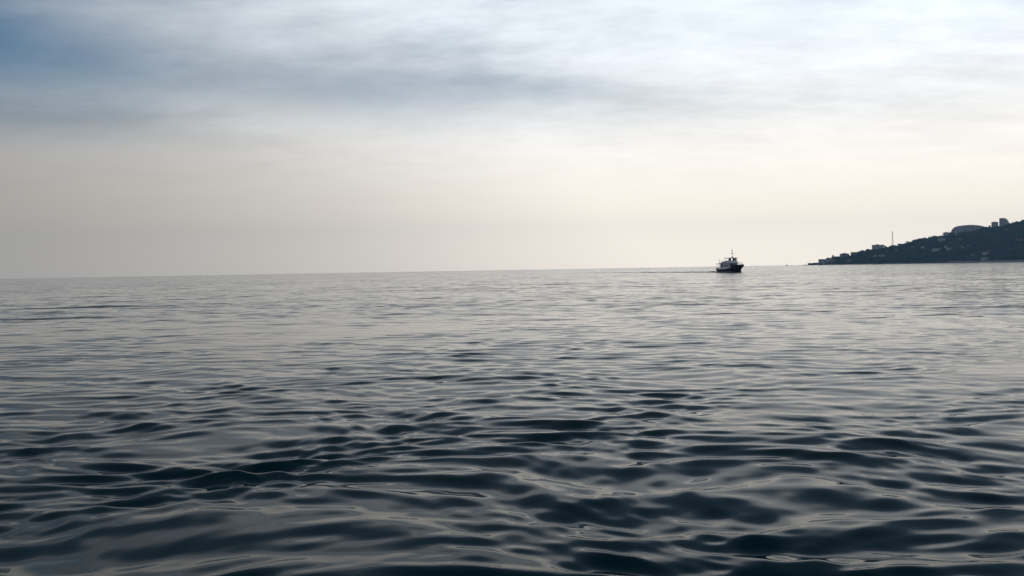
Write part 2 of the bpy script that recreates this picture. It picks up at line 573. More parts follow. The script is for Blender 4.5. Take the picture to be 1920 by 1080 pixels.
def house(label, px, pbase, wpx, hpx, wall, roof, gable=True, rz=0.0, storeys=2, cols=3, group='houses among the trees on the headland', ridge='X'):
    p = on_hill(px, pbase)
    m = MPP(p.y); w = wpx * m; h = hpx * m; dep = min(10.0, w * 0.8); hw = w / 2
    t = thing('hillside_house', label, 'house', (p.x, p.y - 2.5, p.z), rz - math.atan2(p.x, p.y), group)
    hb = h * (0.68 if gable else 0.9)
    MB().box(-hw, hw, 0, dep, -6, hb).build('wall', wall, t)
    if gable and ridge == 'X':
        e = 0.4
        MB().poly([(-hw - e, -e, hb), (hw + e, -e, hb), (hw + e, dep + e, hb), (-hw - e, dep + e, hb), (-hw * 0.8, dep / 2, h), (hw * 0.8, dep / 2, h)],
                  [(0, 1, 2, 3), (0, 1, 5, 4), (2, 3, 4, 5), (1, 2, 5), (3, 0, 4)]).build('roof', roof, t)
    elif gable:
        e = 0.4
        MB().poly([(-hw - e, -e, hb), (hw + e, -e, hb), (hw + e, dep + e, hb), (-hw - e, dep + e, hb), (0, -e, h), (0, dep + e, h)],
                  [(0, 1, 2, 3), (0, 1, 4), (2, 3, 5), (1, 2, 5, 4), (3, 0, 4, 5)]).build('roof', roof, t)
    else:
        MB().box(-hw - 0.3, hw + 0.3, -0.3, dep + 0.3, hb + 0.003, h).build('roof', roof, t)
    windows_on(None, 'far_glass', t, -hw + 0.3, hw - 0.3, 0, 0.2, storeys, (hb - 0.2) / storeys, cols)
    FOOT.append((p.x, p.y + dep / 2, max(hw, dep / 2) * 1.1, p.z, h, hw))
    return t


def build_town():
    block('tall tower block on the ridge with its right shoulder stepped off', 1873.6, 1891.6, 408.7, 425.5, 'concrete', storeys=9, cols=5, depth=22,
          name='tower_block', cat='tower block', group='tower blocks on the ridge', chamfer=(12.0, 11.0), roofbox=False)
    block('shorter tower block on the ridge, left of the stepped tower', 1858.8, 1871.8, 416.6, 427.5, 'concrete', storeys=6, cols=4, depth=18,
          name='tower_block', cat='tower block', group='tower blocks on the ridge')
    block('flat roofed white block alone on the skyline beside the lattice mast', 1634.8, 1658, 459.4, 468.5, 'pale_wall', storeys=4, cols=8, depth=14)
    block('small square block with a roof aerial left of the curved building', 1768.8, 1779.4, 436.0, 445, 'pale_wall', storeys=3, cols=4, depth=12)
    block('long low building with a flat roof on the slope near the point', 1595, 1609.5, 473.0, 478.5, 'grey_wall', storeys=2, cols=5, depth=9, roofbox=False)
    block('grey block standing at the water where the headland begins', 1534.6, 1546.5, 486.2, 495.8, 'pale_wall', storeys=3, cols=5, depth=9, roofbox=False)
    block('wide pale block just below the skyline left of the curved building', 1758.5, 1772.5, 447.0, 452.5, 'pale_wall', storeys=2, cols=6, depth=9, roofbox=False, dy=-6)
    # the big building with the curved roofline
    Xg = 1250.0
    p = on_hill(1818, 437)
    Y = p.y + 25
    prof = [(1789.2, 437.5), (1789.8, 434.5), (1792, 430.5), (1796.3, 426.0), (1802, 424.0), (1809, 422.9), (1817, 422.2), (1824, 422.1), (1831, 422.6), (1838, 423.5), (1844, 424.9), (1849, 426.8), (1853, 430)]
    pts = [at(a, b, Y) for a, b in prof]
    x0 = pts[6].x; zb = min(q.z for q in pts) - 14
    t = thing('curved_building', 'long grey building with a curved roofline rising above the trees', 'building', (x0, Y, zb))
    v = [(q.x - x0, 0, q.z - zb) for q in pts]; loop = [(v[0][0], 0, 0)] + v + [(v[-1][0], 0, 0)]
    n = len(loop)
    MB().poly(loop + [(a, 24, c) for a, b, c in loop],
              [tuple(range(n)), tuple(range(2 * n - 1, n - 1, -1))] + [(i, n + i, n + (i + 1) % n, (i + 1) % n) for i in range(n)]).build('wall', 'pale_wall', t)
    zx = np.array([q[0] for q in v]); zz = np.array([q[2] for q in v])
    rf = MB()
    for i in range(len(v) - 1):
        a, b = v[i], v[i + 1]
        rf.poly([(a[0], -0.5, a[2] + .05), (b[0], -0.5, b[2] + .05), (b[0], 24.5, b[2] + .05), (a[0], 24.5, a[2] + .05),
                 (a[0], -0.5, a[2] + .9), (b[0], -0.5, b[2] + .9), (b[0], 24.5, b[2] + .9), (a[0], 24.5, a[2] + .9)],
                [(0, 1, 2, 3), (4, 7, 6, 5), (0, 4, 5, 1), (2, 6, 7, 3), (0, 3, 7, 4), (1, 5, 6, 2)])
    rf.build('roof', 'grey_roof', t)
    wnd = MB(); xa = v[2][0] + 1.5; k = 0
    while xa < v[-2][0] - 1.5:
        ztop = float(np.interp(xa, zx, zz))
        MB().box(xa - 0.35, xa + 0.35, -0.9, 0.1, 2, ztop - 0.8).build('pilaster', 'white_wall', t)
        z = 3.0
        while z + 2.6 < ztop:
            wnd.box(xa + 1.1, xa + 3.6, -0.1, 0.2, z, z + 1.7); z += 3.2
        xa += 4.6
    wnd.build('window', 'far_glass', t, kind='stuff')
    FOOT.append((x0, Y + 12, 40, zb, 20, 46))

    H = [
        ('white house halfway up the slope, the palest and widest of them', 1755, 472.4, 14, 6.5, 'white_wall', 'pale_roof', False),
        ('small pale house right of the widest white house', 1773, 464.5, 6, 4.5, 'white_wall', 'grey_roof', True),
        ('bluish grey house just below two pale neighbours mid slope', 1780, 469, 9, 5.5, 'pale_wall', 'grey_roof', True),
        ('low house with a mossy pale roof left of the widest white house', 1731, 467, 9, 4.5, 'ochre_wall', 'pale_roof', True),
        ('white cottage in dense trees below the middle of the curved building', 1816, 462.5, 5, 4, 'white_wall', 'grey_roof', True),
        ('flat roofed grey house left of the white cottage under the curved building', 1805, 465.5, 8, 4, 'pale_wall', 'grey_roof', False),
        ('pale house with a sloping side low on the slope at right', 1847, 477.5, 11, 6, 'white_wall', 'grey_roof', True),
        ('red roofed house behind the pale house low on the slope', 1856, 473, 8, 5, 'pink_wall', 'red_roof', True),
        ('bluish house low among trees left of the red roofed house', 1824, 480.5, 7, 5, 'pale_wall', 'grey_roof', True),
        ('long white boathouse roof just above the shore', 1846, 487.0, 12, 4, 'white_wall', 'pale_roof', False),
        ('lone white house near the right edge in dark trees', 1897, 470.5, 6, 5, 'white_wall', 'grey_roof', True),
        ('pale house high on the slope near the right edge', 1907, 451.5, 6, 4, 'pale_wall', 'grey_roof', True),
        ('small red roofed house high on the slope at the right edge', 1915, 452.5, 8, 5, 'pink_wall', 'red_roof', True),
        ('pinkish house directly below the stepped tower block', 1888, 433.5, 7, 5, 'pink_wall', 'grey_roof', True),
        ('grey house below the shorter tower block', 1869, 433, 7, 4.5, 'pale_wall', 'grey_roof', True),
        ('red roofed house at the left foot of the curved building', 1795, 443.5, 6, 4.5, 'pink_wall', 'red_roof', True),
        ('grey house under the left part of the curved building', 1803, 449.5, 9, 4.5, 'grey_wall', 'grey_roof', False),
        ('ochre house with a tiled roof by the shore near the point', 1562, 491, 9, 6, 'ochre_wall', 'red_roof', True),
        ('pale blue grey house between the shore block and the ochre house', 1553, 491, 9, 6, 'pale_wall', 'grey_roof', False),
        ('house with a dull red roof near the shore under the gabled house', 1592, 490.5, 9, 5, 'pink_wall', 'red_roof', True),
        ('small pale house below the flat white block on the skyline', 1641, 481.5, 7, 4, 'white_wall', 'grey_roof', True),
        ('pale flat roofed house right of the small house below the skyline block', 1652, 481.5, 10, 4.5, 'pale_wall', 'grey_roof', False),
        ('house with a pale roof on the slope under the lattice mast', 1683, 471.5, 10, 4, 'grey_wall', 'pale_roof', True),
        ('ochre house right of the lattice mast below the ridge', 1711, 466, 6, 4, 'ochre_wall', 'grey_roof', True),
        ('tiny house perched on the bare skyline left of the square block', 1746, 448.6, 5.5, 3.8, 'grey_wall', 'red_roof', True),
    ]
    for i, (lab, px, pb, w, h, wl, rf_, g) in enumerate(H):
        house(lab, px, pb, w, h, wl, rf_, g, rz=R(random.uniform(-18, 18)), storeys=1 if h < 5 else 2, cols=max(2, int(w / 3)))
    house('broad gabled house standing out on the skyline near the point', 1583, 480.5, 17, 6.3, 'pink_wall', 'grey_roof', True, storeys=2, cols=5, ridge='Y')
    house('small turret like house on the skyline left of the gabled house', 1561.3, 482.5, 3.4, 4.5, 'grey_wall', 'grey_roof', True, storeys=1, cols=1, ridge='Y')


build_town()


def pier_and_mast():
    # quay along the point with a shed and a lamp post
    Y = 2890.0
    a, c = at(1506, 497.2, Y), at(1548, 496.6, Y)
    t = thing('breakwater', 'long low stone breakwater reaching out from the tip of the headland', 'breakwater', (a.x, Y, 0))
    L = c.x - a.x
    MB().box(0, L, 0, 9, -3, 1.5).build('quay_wall', 'stone', t)
    MB().box(L * 0.25, L, 6, 9.4, 1.503, 2.6).build('parapet', 'concrete', t)
    s0, s1 = at(1516, 495, Y + 3), at(1534, 495, Y + 3)
    t = thing('harbour_shed', 'low flat shed on the breakwater left of the grey shore block', 'shed', (s0.x, Y + 2, 1.5))
    W = s1.x - s0.x
    MB().box(0, W, 0, 6, 0.003, 3.6).build('wall', 'pink_wall', t)
    MB().box(-.4, W * 0.52, -.4, 6.4, 3.603, 4.3).build('roof', 'grey_roof', t)
    MB().box(W * 0.52 + .01, W + .3, -.3, 6.3, 3.603, 5.2).build('roof', 'grey_roof', t)
    MB().box(2, 5, -0.08, 0.1, 0.05, 2.6).build('door', 'steel', t)
    mb = MB()
    for k in range(6): mb.box(7 + k * 3, 8.6 + k * 3, -0.08, 0.1, 1.2, 2.5)
    mb.build('window', 'far_glass', t, kind='stuff')
    q = at(1519, 495, Y + 1)
    t = thing('light_pole', 'thin pole rising from the breakwater beside the low shed', 'pole', (q.x, Y + 1.2, 1.5))
    MB().tube((0, 0, 0), (0, 0, 9.5), 0.22, 0.12).build('post', 'steel', t)
    MB().box(-0.8, 0.8, -0.2, 0.2, 9.4, 9.8).build('lamp_head', 'steel', t)
    # lattice mast on the skyline
    p = on_hill(1673.6, 463.5)
    top = at(1672.9, 432, p.y).z; z0 = p.z - 5; H = top - z0
    t = thing('lattice_mast', 'tall thin red and white lattice mast on the skyline', 'radio mast', (p.x, p.y, z0))
    def wd(z): return 1.75 * (1 - z / H) + 0.28
    n = 12
    for k in range(n):
        za, zc = H * 0.94 * k / n, H * 0.94 * (k + 1) / n
        a_, b_ = wd(za), wd(zc); mb = MB()
        for sx, sy in ((1, 1), (1, -1), (-1, -1), (-1, 1)):
            mb.tube((sx * a_, sy * a_, za), (sx * b_, sy * b_, zc), 0.20, 0.20, 4)
        for (s1_, s2_) in (((1, 1), (1, -1)), ((1, -1), (-1, -1)), ((-1, -1), (-1, 1)), ((-1, 1), (1, 1))):
            mb.tube((s1_[0] * a_, s1_[1] * a_, za), (s2_[0] * b_, s2_[1] * b_, zc), 0.11, 0.11, 4)
            mb.tube((s1_[0] * b_, s1_[1] * b_, zc), (s2_[0] * b_, s2_[1] * b_, zc), 0.11, 0.11, 4)
        mb.build('lattice_section', 'mast_red' if (k // 2) % 2 == 0 else 'steel', t)
    MB().tube((0, 0, H * 0.90), (0, 0, H), 0.18, 0.10).build('aerial', 'steel', t)
    for z in (0.86, 0.64):
        MB().tube((wd(H * z), 0, H * z - 1.5), (wd(H * z), 0, H * z + 1.5), 0.7, 0.7, 8).build('antenna_drum', 'white_wall', t)
    p = on_hill(1777.9, 437)
    t = thing('roof_aerial', 'hair thin aerial standing on the small square block', 'aerial', (p.x, bpy.data.objects['apartment_block.001'].location.y + 6, bpy.data.objects['apartment_block.001'].location.z
              + 13.5))
    MB().tube((0, 0, 0), (0, 0, 13), 0.22, 0.10, 5).build('rod', 'steel', t)
    MB().tube((-1.2, 0, 9), (1.2, 0, 9), 0.10, 0.10, 4).build('crossbar', 'steel', t)
    # sea wall and beach along the foot of the hill
    xs = np.arange(900, 1500, 12.0); mb = MB(); v = []
    for x in xs:
        y = float(shore_y(x)) - 6 + 2.0 * math.sin(x * .13) + 1.2 * math.sin(x * .41)
        v += [(x, y - 5, -0.6), (x, y, 0.9 + 0.4 * math.sin(x * .3)), (x, y + 9, 1.9)]
    f = []
    for i in range(len(xs) - 1):
        for j in range(2): f.append((i * 3 + j, (i + 1) * 3 + j, (i + 1) * 3 + j + 1, i * 3 + j + 1))
    mb.poly(v, f).build('stony_beach', 'stone', kind='structure')
    x0, x1 = 1170.0, 1450.0; y0 = float(shore_y(x0)); L = math.hypot(x1 - x0, float(shore_y(x1)) - y0)
    t = thing('sea_wall', 'pale concrete sea wall along the shore under the wooded slope', 'sea wall', (x0, y0 - 0.5, 0), math.atan2(float(shore_y(x1)) - y0, x1 - x0))
    MB().box(0, L, 0, 1.2, -1, 4.0).build('wall', 'concrete', t)
    MB().box(0, L, -0.3, 1.5, 4.003, 4.4).build('coping', 'stone', t)


pier_and_mast()


# --- the wood -----------------------------------------------------------------
def ico():
    bm = bmesh.new(); bmesh.ops.create_icosphere(bm, subdivisions=1, radius=1.0)
    v = np.array([p.co[:] for p in bm.verts]); f = np.array([[q.index for q in p.verts] for p in bm.faces]); bm.free()
    return v, f


ICO_V, ICO_F = ico()


def clumps(cx, cy, cz, rad, tint, squash=0.8):
    """many small irregular leaf clumps as one vertex / face array"""
    n = len(cx)
    jit = 1 + rng.normal(0, 0.22, (n, len(ICO_V)))
    v = ICO_V[None] * jit[..., None] * np.asarray(rad)[:, None, None]
    v[..., 2] *= squash
    a = rng.uniform(0, 6.28, n)
    x = v[..., 0] * np.cos(a)[:, None] - v[..., 1] * np.sin(a)[:, None]
    y = v[..., 0] * np.sin(a)[:, None] + v[..., 1] * np.cos(a)[:, None]
    v = np.stack([x + np.asarray(cx)[:, None], y + np.asarray(cy)[:, None], v[..., 2] + np.asarray(cz)[:, None]], -1)
    f = ICO_F[None] + (np.arange(n) * len(ICO_V))[:, None, None]
    return v.reshape(-1, 3), f.reshape(-1, 3), np.repeat(tint, len(ICO_V))


def leaf_mesh(name, v, f, t):
    me = mesh_np(name, v, f, M['leaf'])
    a = me.attributes.new('leaf_tint', 'FLOAT', 'POINT')
    a.data.foreach_set('value', np.ascontiguousarray(t, dtype=np.float32))
    return me


def build_wood():
    n = 15000
    X = rng.uniform(858, 1460, n); T = rng.uniform(0.0, 1.12, n) ** 0.9
    # density follows the ground area
    keep = rng.uniform(0, 1, n) < np.clip(ridge_d(X) / 300, 0.10, 1)
    X, T = X[keep], T[keep]
    Y = shore_y(X) + ridge_d(X) * T + 3
    Z = hill_h(X, Y)
    ok = Z > 1.0
    for (fx, fy, fr, fz, fh, hw) in FOOT:
        ins = (np.abs(X - fx) < hw + 1.5) & (Y > fy - fr - 4) & (Y < fy + fr)
        # trees just in front stay only if they hide no more than the foot of the house
        front = (np.abs(X * fy / Y - fx) < hw * 0.9) & (Y <= fy) & (Y > fy - 60) & (Z + 6.0 > fz + fh * 0.15)
        ok &= ~ins & ~front
    X, Y, Z = X[ok], Y[ok], Z[ok]
    m = len(X)
    size = np.clip(rng.lognormal(math.log(2.9), 0.28, m), 1.6, 5.2) * np.clip(np.interp(X, [860, 930, 1050], [0.5, 0.75, 1.0]), 0, 1)
    base = np.clip(0.35 + 0.16 * low_noise(X, Y, 60, 71) + rng.normal(0, 0.2, m), 0, 1)
    cx, cy, cz, rr, tt = [], [], [], [], []
    for k in range(3):
        cx.append(X + rng.normal(0, 0.42, m) * size); cy.append(Y + rng.normal(0, 0.42, m) * size)
        cz.append(Z + size * (0.75 + 0.42 * k) + rng.normal(0, 0.12, m) * size); rr.append(size * rng.uniform(0.5, 0.95, m) * (1.0 - 0.14 * k))
        tt.append(np.clip(base + rng.normal(0, 0.12, m), 0, 1))
    v, f, t = clumps(*[np.concatenate(q) for q in (cx, cy, cz, rr)], np.concatenate(tt))
    link('hillside_wood', leaf_mesh('hillside_wood', v, f, t), kind='stuff')
    return m


build_wood()


def skyline_tree(px, label, hgt, wid, kind=0):
    p = on_hill(px, float(np.interp(px, [a for a, b in SKY], [b for a, b in SKY])) + 1.5)
    z = float(hill_h(p.x, p.y))
    t = thing('ridge_tree', label, 'tree', (p.x, p.y, z - 0.5), 0, 'single trees standing out on the skyline')
    mb = MB(); mb.tube((0, 0, 0), (0.2, 0, hgt * 0.6), 0.35, 0.16)
    for k in range(3):
        a = 2.1 * k + px
        mb.tube((0.12, 0, hgt * (0.3 + .08 * k)), (math.cos(a) * wid * 0.35, math.sin(a) * wid * 0.35, hgt * (0.55 + .06 * k)), 0.14, 0.06, 5)
    mb.build('trunk', 'bark', t)
    n = 26
    u = rng.uniform(0, 1, n); a = rng.uniform(0, 6.28, n)
    prof = (1 - u) if kind else np.sqrt(np.clip(1 - (2 * u - 0.9) ** 2, 0.05, 1))
    r = wid * 0.42 * prof * np.sqrt(rng.uniform(0.1, 1, n))
    v, f, tt = clumps(r * np.cos(a), r * np.sin(a), hgt * (0.38 + 0.56 * u), wid * rng.uniform(0.13, 0.24, n), np.clip(rng.normal(.35, .2, n), 0, 1))
    link('crown', leaf_mesh('crown', v, f, tt), t)


for px, lab, h, w, k in [
        (1550.4, 'small round tree on the skyline above the grey shore block', 6, 5, 0),
        (1629.5, 'little tree on the skyline just left of the flat white block', 8, 6, 0),
        (1661, 'low tree between the flat white block and the lattice mast', 7, 6, 0),
        (1679, 'bushy tree on the skyline right of the lattice mast', 8, 7, 0),
        (1613, 'broad tree beside the long low building with the flat roof', 8, 9, 0),
        (1727, 'rounded tree on the open ridge between mast and curved building', 8, 10, 0),
        (1764, 'tree touching the left side of the small square block', 8, 8, 0),
        (1784, 'bushy tree between the small square block and the curved building', 8, 8, 0),
        (1852.5, 'pointed tree between the curved building and the shorter tower', 9, 6, 1),
        (1895, 'rounded tree at the right foot of the stepped tower block', 9, 9, 0),
        (1906, 'broad tree on the ridge right of the stepped tower block', 9, 11, 0),
        (1917, 'tall tree on the ridge at the right edge', 10, 10, 0)]:
    skyline_tree(px, lab, h, w, k)


# ------------------------------------------------------------------ passenger boat
def loft(sections, closed_ends=True):
    n = len(sections[0]); v = [p for s in sections for p in s]; f = []
    for i in range(len(sections) - 1):
        for j in range(n - 1): f.append((i * n + j, (i + 1) * n + j, (i + 1) * n + j + 1, i * n + j + 1))
    return v, f


def build_boat():
    BX, BY = at(1370.4, 509, 446).x, 446.0
    TH = R(15)                                        # bow swung to the right of straight at us
    t = thing('passenger_boat', 'two decked passenger boat with dark hull and white cabins steaming along', 'boat', (BX, BY, 0), math.atan2(-math.cos(TH), math.sin(TH)))
    # stations: x, half beam at sheer, sheer z, half beam at rub rail, rail z, half beam waterline, foot z
    st = [(-10.4, 2.05, 2.05, 2.10, 1.15, 1.55, 0.35), (-9.6, 2.25, 2.0, 2.32, 1.1, 1.9, -0.15), (-7, 2.45, 2.0, 2.55, 1.12, 2.3, -0.7), (-3, 2.55, 2.05, 2.65, 1.25, 2.5, -0.9),
          (1, 2.55, 2.25, 2.6, 1.5, 2.4, -0.9), (4.5, 2.55, 2.6, 2.4, 1.9, 1.85, -0.9), (7, 2.4, 2.88, 2.0, 2.3, 1.15, -0.9), (8.8, 1.9, 3.15, 1.35, 2.5, 0.5, -0.9), (9.8, 1.2, 3.32, 0.7, 2.7, 0.12, -0.2), (10.4, 0.1, 3.45, 0.06, 3.0, 0.03, 1.4)]
    def sec(s, side):
        x, bs, zs, br, zr, bw, zf = s
        rake = 0.16 * max(0, x - 6)                    # stem leans forward
        def X(z): return x - (zs - z) * (0.5 if x > 8 else 0.12 * max(0, x - 4) / 4)
        return [(X(zf), 0, zf), (X(zf + .25), side * bw * 0.55, zf + 0.05), (X(0.2), side * bw, max(0.2, zf + 0.25)), (X(zr), side * br, zr), (X(zs), side * bs, zs)]
    low, topm, bowm = MB(), MB(), MB()
    for side in (1, -1):
        secs = [sec(s, side) for s in st]
        v, f = loft([s[:4] for s in secs]); low.poly(v, f)
        v, f = loft([[(s[3][0], s[3][1], s[3][2] + 0.004), s[4]] for s in secs[:6]]); topm.poly(v, f)
        v, f = loft([[(s[3][0], s[3][1], s[3][2] + 0.004), s[4]] for s in secs[5:]]); bowm.poly(v, f)
        inn = [[(s[4][0], s[4][1], s[4][2]), (s[4][0], s[4][1] - side * min(0.12, abs(s[4][1])), s[4][2]), (s[4][0], s[4][1] - side * min(0.14, abs(s[4][1])), s[4][2] - 0.75)] for s in secs]
        v, f = loft(inn[:6]); topm.poly(v, f)
        v, f = loft(inn[5:]); bowm.poly(v, f)
    a, b = sec(st[0], 1), sec(st[0], -1)
    low.poly(a[:4] + b[:4][::-1], [tuple(range(8))])
    topm.poly([a[3], a[4], b[4], b[3]], [(0, 1, 2, 3)])
    hull = low.build('hull', 'hull', t, smooth_=True)
    topm.build('bulwark', 'white', t)
    bowm.build('bow_bulwark', 'hull', t, smooth_=True)
    # bow section of the bulwark is painted dark like the hull
    for side in (1, -1):
        rr = MB(); rr.path([(sec(s, side)[3][0], sec(s, side)[3][1] + side * 0.02, sec(s, side)[3][2]) for s in st], 0.10); rr.build('rub_rail', 'black', t)
    bt = MB()
    for side in (1, -1):
        secs = [sec(s, side) for s in st[0:6]]
        v, f = loft([[(s[2][0], s[2][1] + side * 0.012, 0.0), (s[2][0] + .03, s[2][1] + side * 0.14, 0.62)] for s in secs]); bt.poly(v, f)
    bt.build('aft_hull_band', 'aft_grey', t)  # paler grey band low on the after part of the hull only
    # main deck
    MB().poly([(s[0], sgn * (s[1] - 0.13), s[2] - 0.74) for sgn in (1,) for s in st[:-1]] + [(s[0], -(s[1] - 0.13), s[2] - 0.74) for s in st[:-1][::-1]],
              [tuple(range(18))]).build('main_deck', 'deck', t)
    # main cabin with a rounded front
    cab = [(-6.6, -1.85), (3.0, -1.85), (3.9, -1.35), (4.3, -0.5), (4.3, 0.5), (3.9, 1.35), (3.0, 1.85), (-6.6, 1.85)]
    cabin = MB().prism(cab, 1.28, 4.05).build('cabin', 'white', t, bevel=0.05)
    def window(x0, x1, z0, z1, y):
        s = 1 if y > 0 else -1
        fr = MB()
        for bx in ((x0 - .08, x1 + .08, z0 - .08, z0), (x0 - .08, x1 + .08, z1, z1 + .08), (x0 - .08, x0, z0, z1), (x1, x1 + .08, z0, z1)):
            fr.box(bx[0], bx[1], min(y - s * .02, y + s * .05), max(y - s * .02, y + s * .05), bx[2], bx[3])
        w = fr.build('window', 'white', t)
        MB().box(x0 + .002, x1 - .002, min(y - s * .02, y + s * .03), max(y - s * .02, y + s * .03), z0 + .002, z1 - .002).build('pane', 'glass', w)
    for y in (-1.85, 1.85):
        window(-5.6, -3.4, 2.3, 3.6, y); window(-2.4, -0.9, 2.55, 3.4, y); window(-0.3, 0.9, 2.55, 3.4, y); window(1.4, 2.6, 2.55, 3.4, y)
    # front windows follow the rounded face
    fpts = cab[1:7]
    for p, q in zip(fpts[:-1], fpts[1:]):
        p, q = Vector((*p, 0)), Vector((*q, 0)); d = (q - p); nrm = Vector((d.y, -d.x, 0)).normalized()
        if nrm.x < 0: nrm = -nrm
        a_, b_ = p + d * 0.06, p + d * 0.94
        fo = [a_ - nrm * .02, b_ - nrm * .02, b_ + nrm * .04, a_ + nrm * .04]
        MB().prism([(k.x, k.y) for k in fo], 2.62, 3.72).build('front_window', 'glass', t)
    MB().box(-6.68, -6.595, -0.45, 0.45, 1.30, 3.3).build('door', 'deck', t)
    # upper deck slab: overhangs the cabin in front and shelters the stern
    up = [(-6.4, -2.5), (4.2, -2.6), (6.0, -2.2), (6.9, -1.2), (7.1, 0), (6.9, 1.2), (6.0, 2.2), (4.2, 2.6), (-6.4, 2.5)]
    MB().prism(up, 4.053, 4.25).build('upper_deck', 'white', t, bevel=0.04)
    for x, y in ((-6.2, -2.3), (-6.2, 2.3), (-3.2, -2.35), (-3.2, 2.35), (0.4, -2.38), (0.4, 2.38), (3.0, -2.3), (3.0, 2.3)):
        MB().tube((x, y, 1.3), (x, y, 4.05), 0.06).build('stanchion', 'white', t)
    # solid white dodger round the front of the upper deck
    for side, y0 in ((1, 0), (-1, 0)):
        ring = [(-0.6, side * 2.25), (2.4, side * 2.2), (3.3, side * 1.75), (4.0, side * 0.8), (4.1, 0)]
        inner = [(-0.6, side * 2.17), (2.35, side * 2.12), (3.22, side * 1.70), (3.92, side * 0.78), (4.02, 0)]
        mb = MB()
        for i in range(4):
            mb.prism([ring[i], ring[i + 1], inner[i + 1], inner[i]], 4.253, 4.98)
        mb.build('dodger', 'white', t)
    # wheelhouse: sill, pillars, panes, roof
    wh = [(-0.3, -1.45), (1.5, -1.45), (2.05, -0.8), (2.05, 0.8), (1.5, 1.45), (-0.3, 1.45)]
    house_ = MB().prism(wh, 4.253, 5.15).build('wheelhouse', 'white', t, bevel=0.03)
    for i in range(6):
        p, q = wh[i], wh[(i + 1) % 6]
        MB().box(p[0] - .07, p[0] + .07, p[1] - .07, p[1] + .07, 5.15, 6.15).build('window_post', 'deck', house_)
        if i in (1, 3, 5): mid = (0,)
        L = math.hypot(q[0] - p[0], q[1] - p[1])
        if i == 5:                                     # aft side: door, the rest stays open
            MB().box(-0.33, -0.27, -1.38, -0.4, 5.153, 6.15).build('aft_panel', 'white', house_); continue
        if i in (0, 2, 4):
            m_ = ((p[0] + q[0]) / 2, (p[1] + q[1]) / 2)
            MB().box(m_[0] - .05, m_[0] + .05, m_[1] - .05, m_[1] + .05, 5.15, 6.15).build('window_post', 'deck', house_)
    MB().prism([(-0.3, -1.46), (0.5, -1.46), (0.5, -1.43), (-0.3, -1.43)], 5.155, 6.145).build('side_pane', 'glass', house_)
    MB().prism([(-0.3, 1.43), (0.5, 1.43), (0.5, 1.46), (-0.3, 1.46)], 5.155, 6.145).build('side_pane', 'glass', house_)
    MB().prism([(2.04, -0.7), (2.07, -0.7), (2.07, -0.08), (2.04, -0.08)], 5.155, 6.145).build('front_pane', 'glass', house_)
    MB().prism([(1.06, -.25), (1.5, -.25), (1.5, .25), (1.06, .25)], 5.155, 5.75).build('steering_console', 'deck', house_)
    roof = [(-4.3, -1.65), (1.7, -1.75), (2.5, -1.0), (2.5, 1.0), (1.7, 1.75), (-4.3, 1.65)]
    MB().prism(roof, 6.153, 6.40).build('canopy_roof', 'canvas', t, bevel=0.03)
    for x in (-4.1, -2.2):
        for y in (-1.55, 1.55):
            MB().tube((x, y, 4.25), (x, y, 6.15), 0.045).build('canopy_post', 'white', t)
    # lockers, funnel and benches on the upper deck
    MB().box(-3.4, -1.5, -1.3, 1.3, 4.253, 5.1).build('funnel_casing', 'deck', t, bevel=0.06)
    MB().tube((-2.2, 0.3, 5.05), (-2.45, 0.3, 5.75), 0.24, 0.20, 10).build('funnel', 'black', t)
    for y in (-1.6, 1.1):
        MB().box(-5.6, -3.4, y, y + 0.5, 4.253, 4.7).build('deck_bench', 'deck', t)
    # rails
    def rail(pts, name, hgt=0.95, parent=t):
        mb = MB()
        for z in (hgt, hgt * 0.5): mb.path([(x, y, zz + z) for x, y, zz in pts], 0.028, 5)
        for x, y, zz in pts: mb.tube((x, y, zz), (x, y, zz + hgt), 0.028, 0.028, 5)
        mb.build(name, 'white', parent)
    for s in (1, -1):
        rail([(x, s * 2.36, 4.25) for x in (-6.3, -5.1, -3.9, -2.7, -1.6, -0.65)], 'side_rail')
        rail([(6.2, s * 1.98, 2.85), (7.4, s * 1.72, 3.0), (8.6, s * 1.35, 3.2), (9.8, s * 0.70, 3.46), (10.45, s * 0.12, 3.6)], 'bow_rail', 0.55)
    rail([(-6.3, y, 4.25) for y in (-2.36, -1.2, 0, 1.2, 2.36)], 'aft_rail')
    MB().tube((-6.3, -2.36, 4.25), (-6.3, -2.36, 6.0), 0.06).build('lamp_post', 'deck', t)
    # awning over the stern
    MB().prism([(-9.9, -2.0), (-6.5, -2.3), (-6.5, 2.3), (-9.9, 2.0)], 3.70, 3.95).build('stern_awning', 'canvas', t)
    for x, y in ((-9.7, -1.9), (-9.7, 1.9), (-8.0, -2.1), (-8.0, 2.1)):
        MB().tube((x, y, 1.3), (x, y, 3.72), 0.05).build('awning_post', 'white', t)
    MB().box(-9.4, -9.0, -1.7, 1.7, 1.27, 1.75).build('stern_bench', 'deck', t)
    MB().tube((-10.25, 0, 2.0), (-10.7, 0, 3.6), 0.04).build('ensign_staff', 'deck', t)
    # mast with lights, yard and flag
    mast = MB().tube((0.2, 0, 6.40), (0.05, 0, 10.3), 0.10, 0.06).build('mast', 'deck', t)
    MB().tube((0.14, -1.0, 8.2), (0.14, 1.0, 8.2), 0.045).build('yard', 'deck', mast)
    MB().tube((0.16, 0, 8.30), (0.16, 0, 8.75), 0.19, 0.19, 10).build('masthead_lamp', 'black', mast)
    MB().tube((0.18, 0, 6.50), (0.18, 0, 6.85), 0.42, 0.42, 12).build('radar_dome', 'deck', mast)
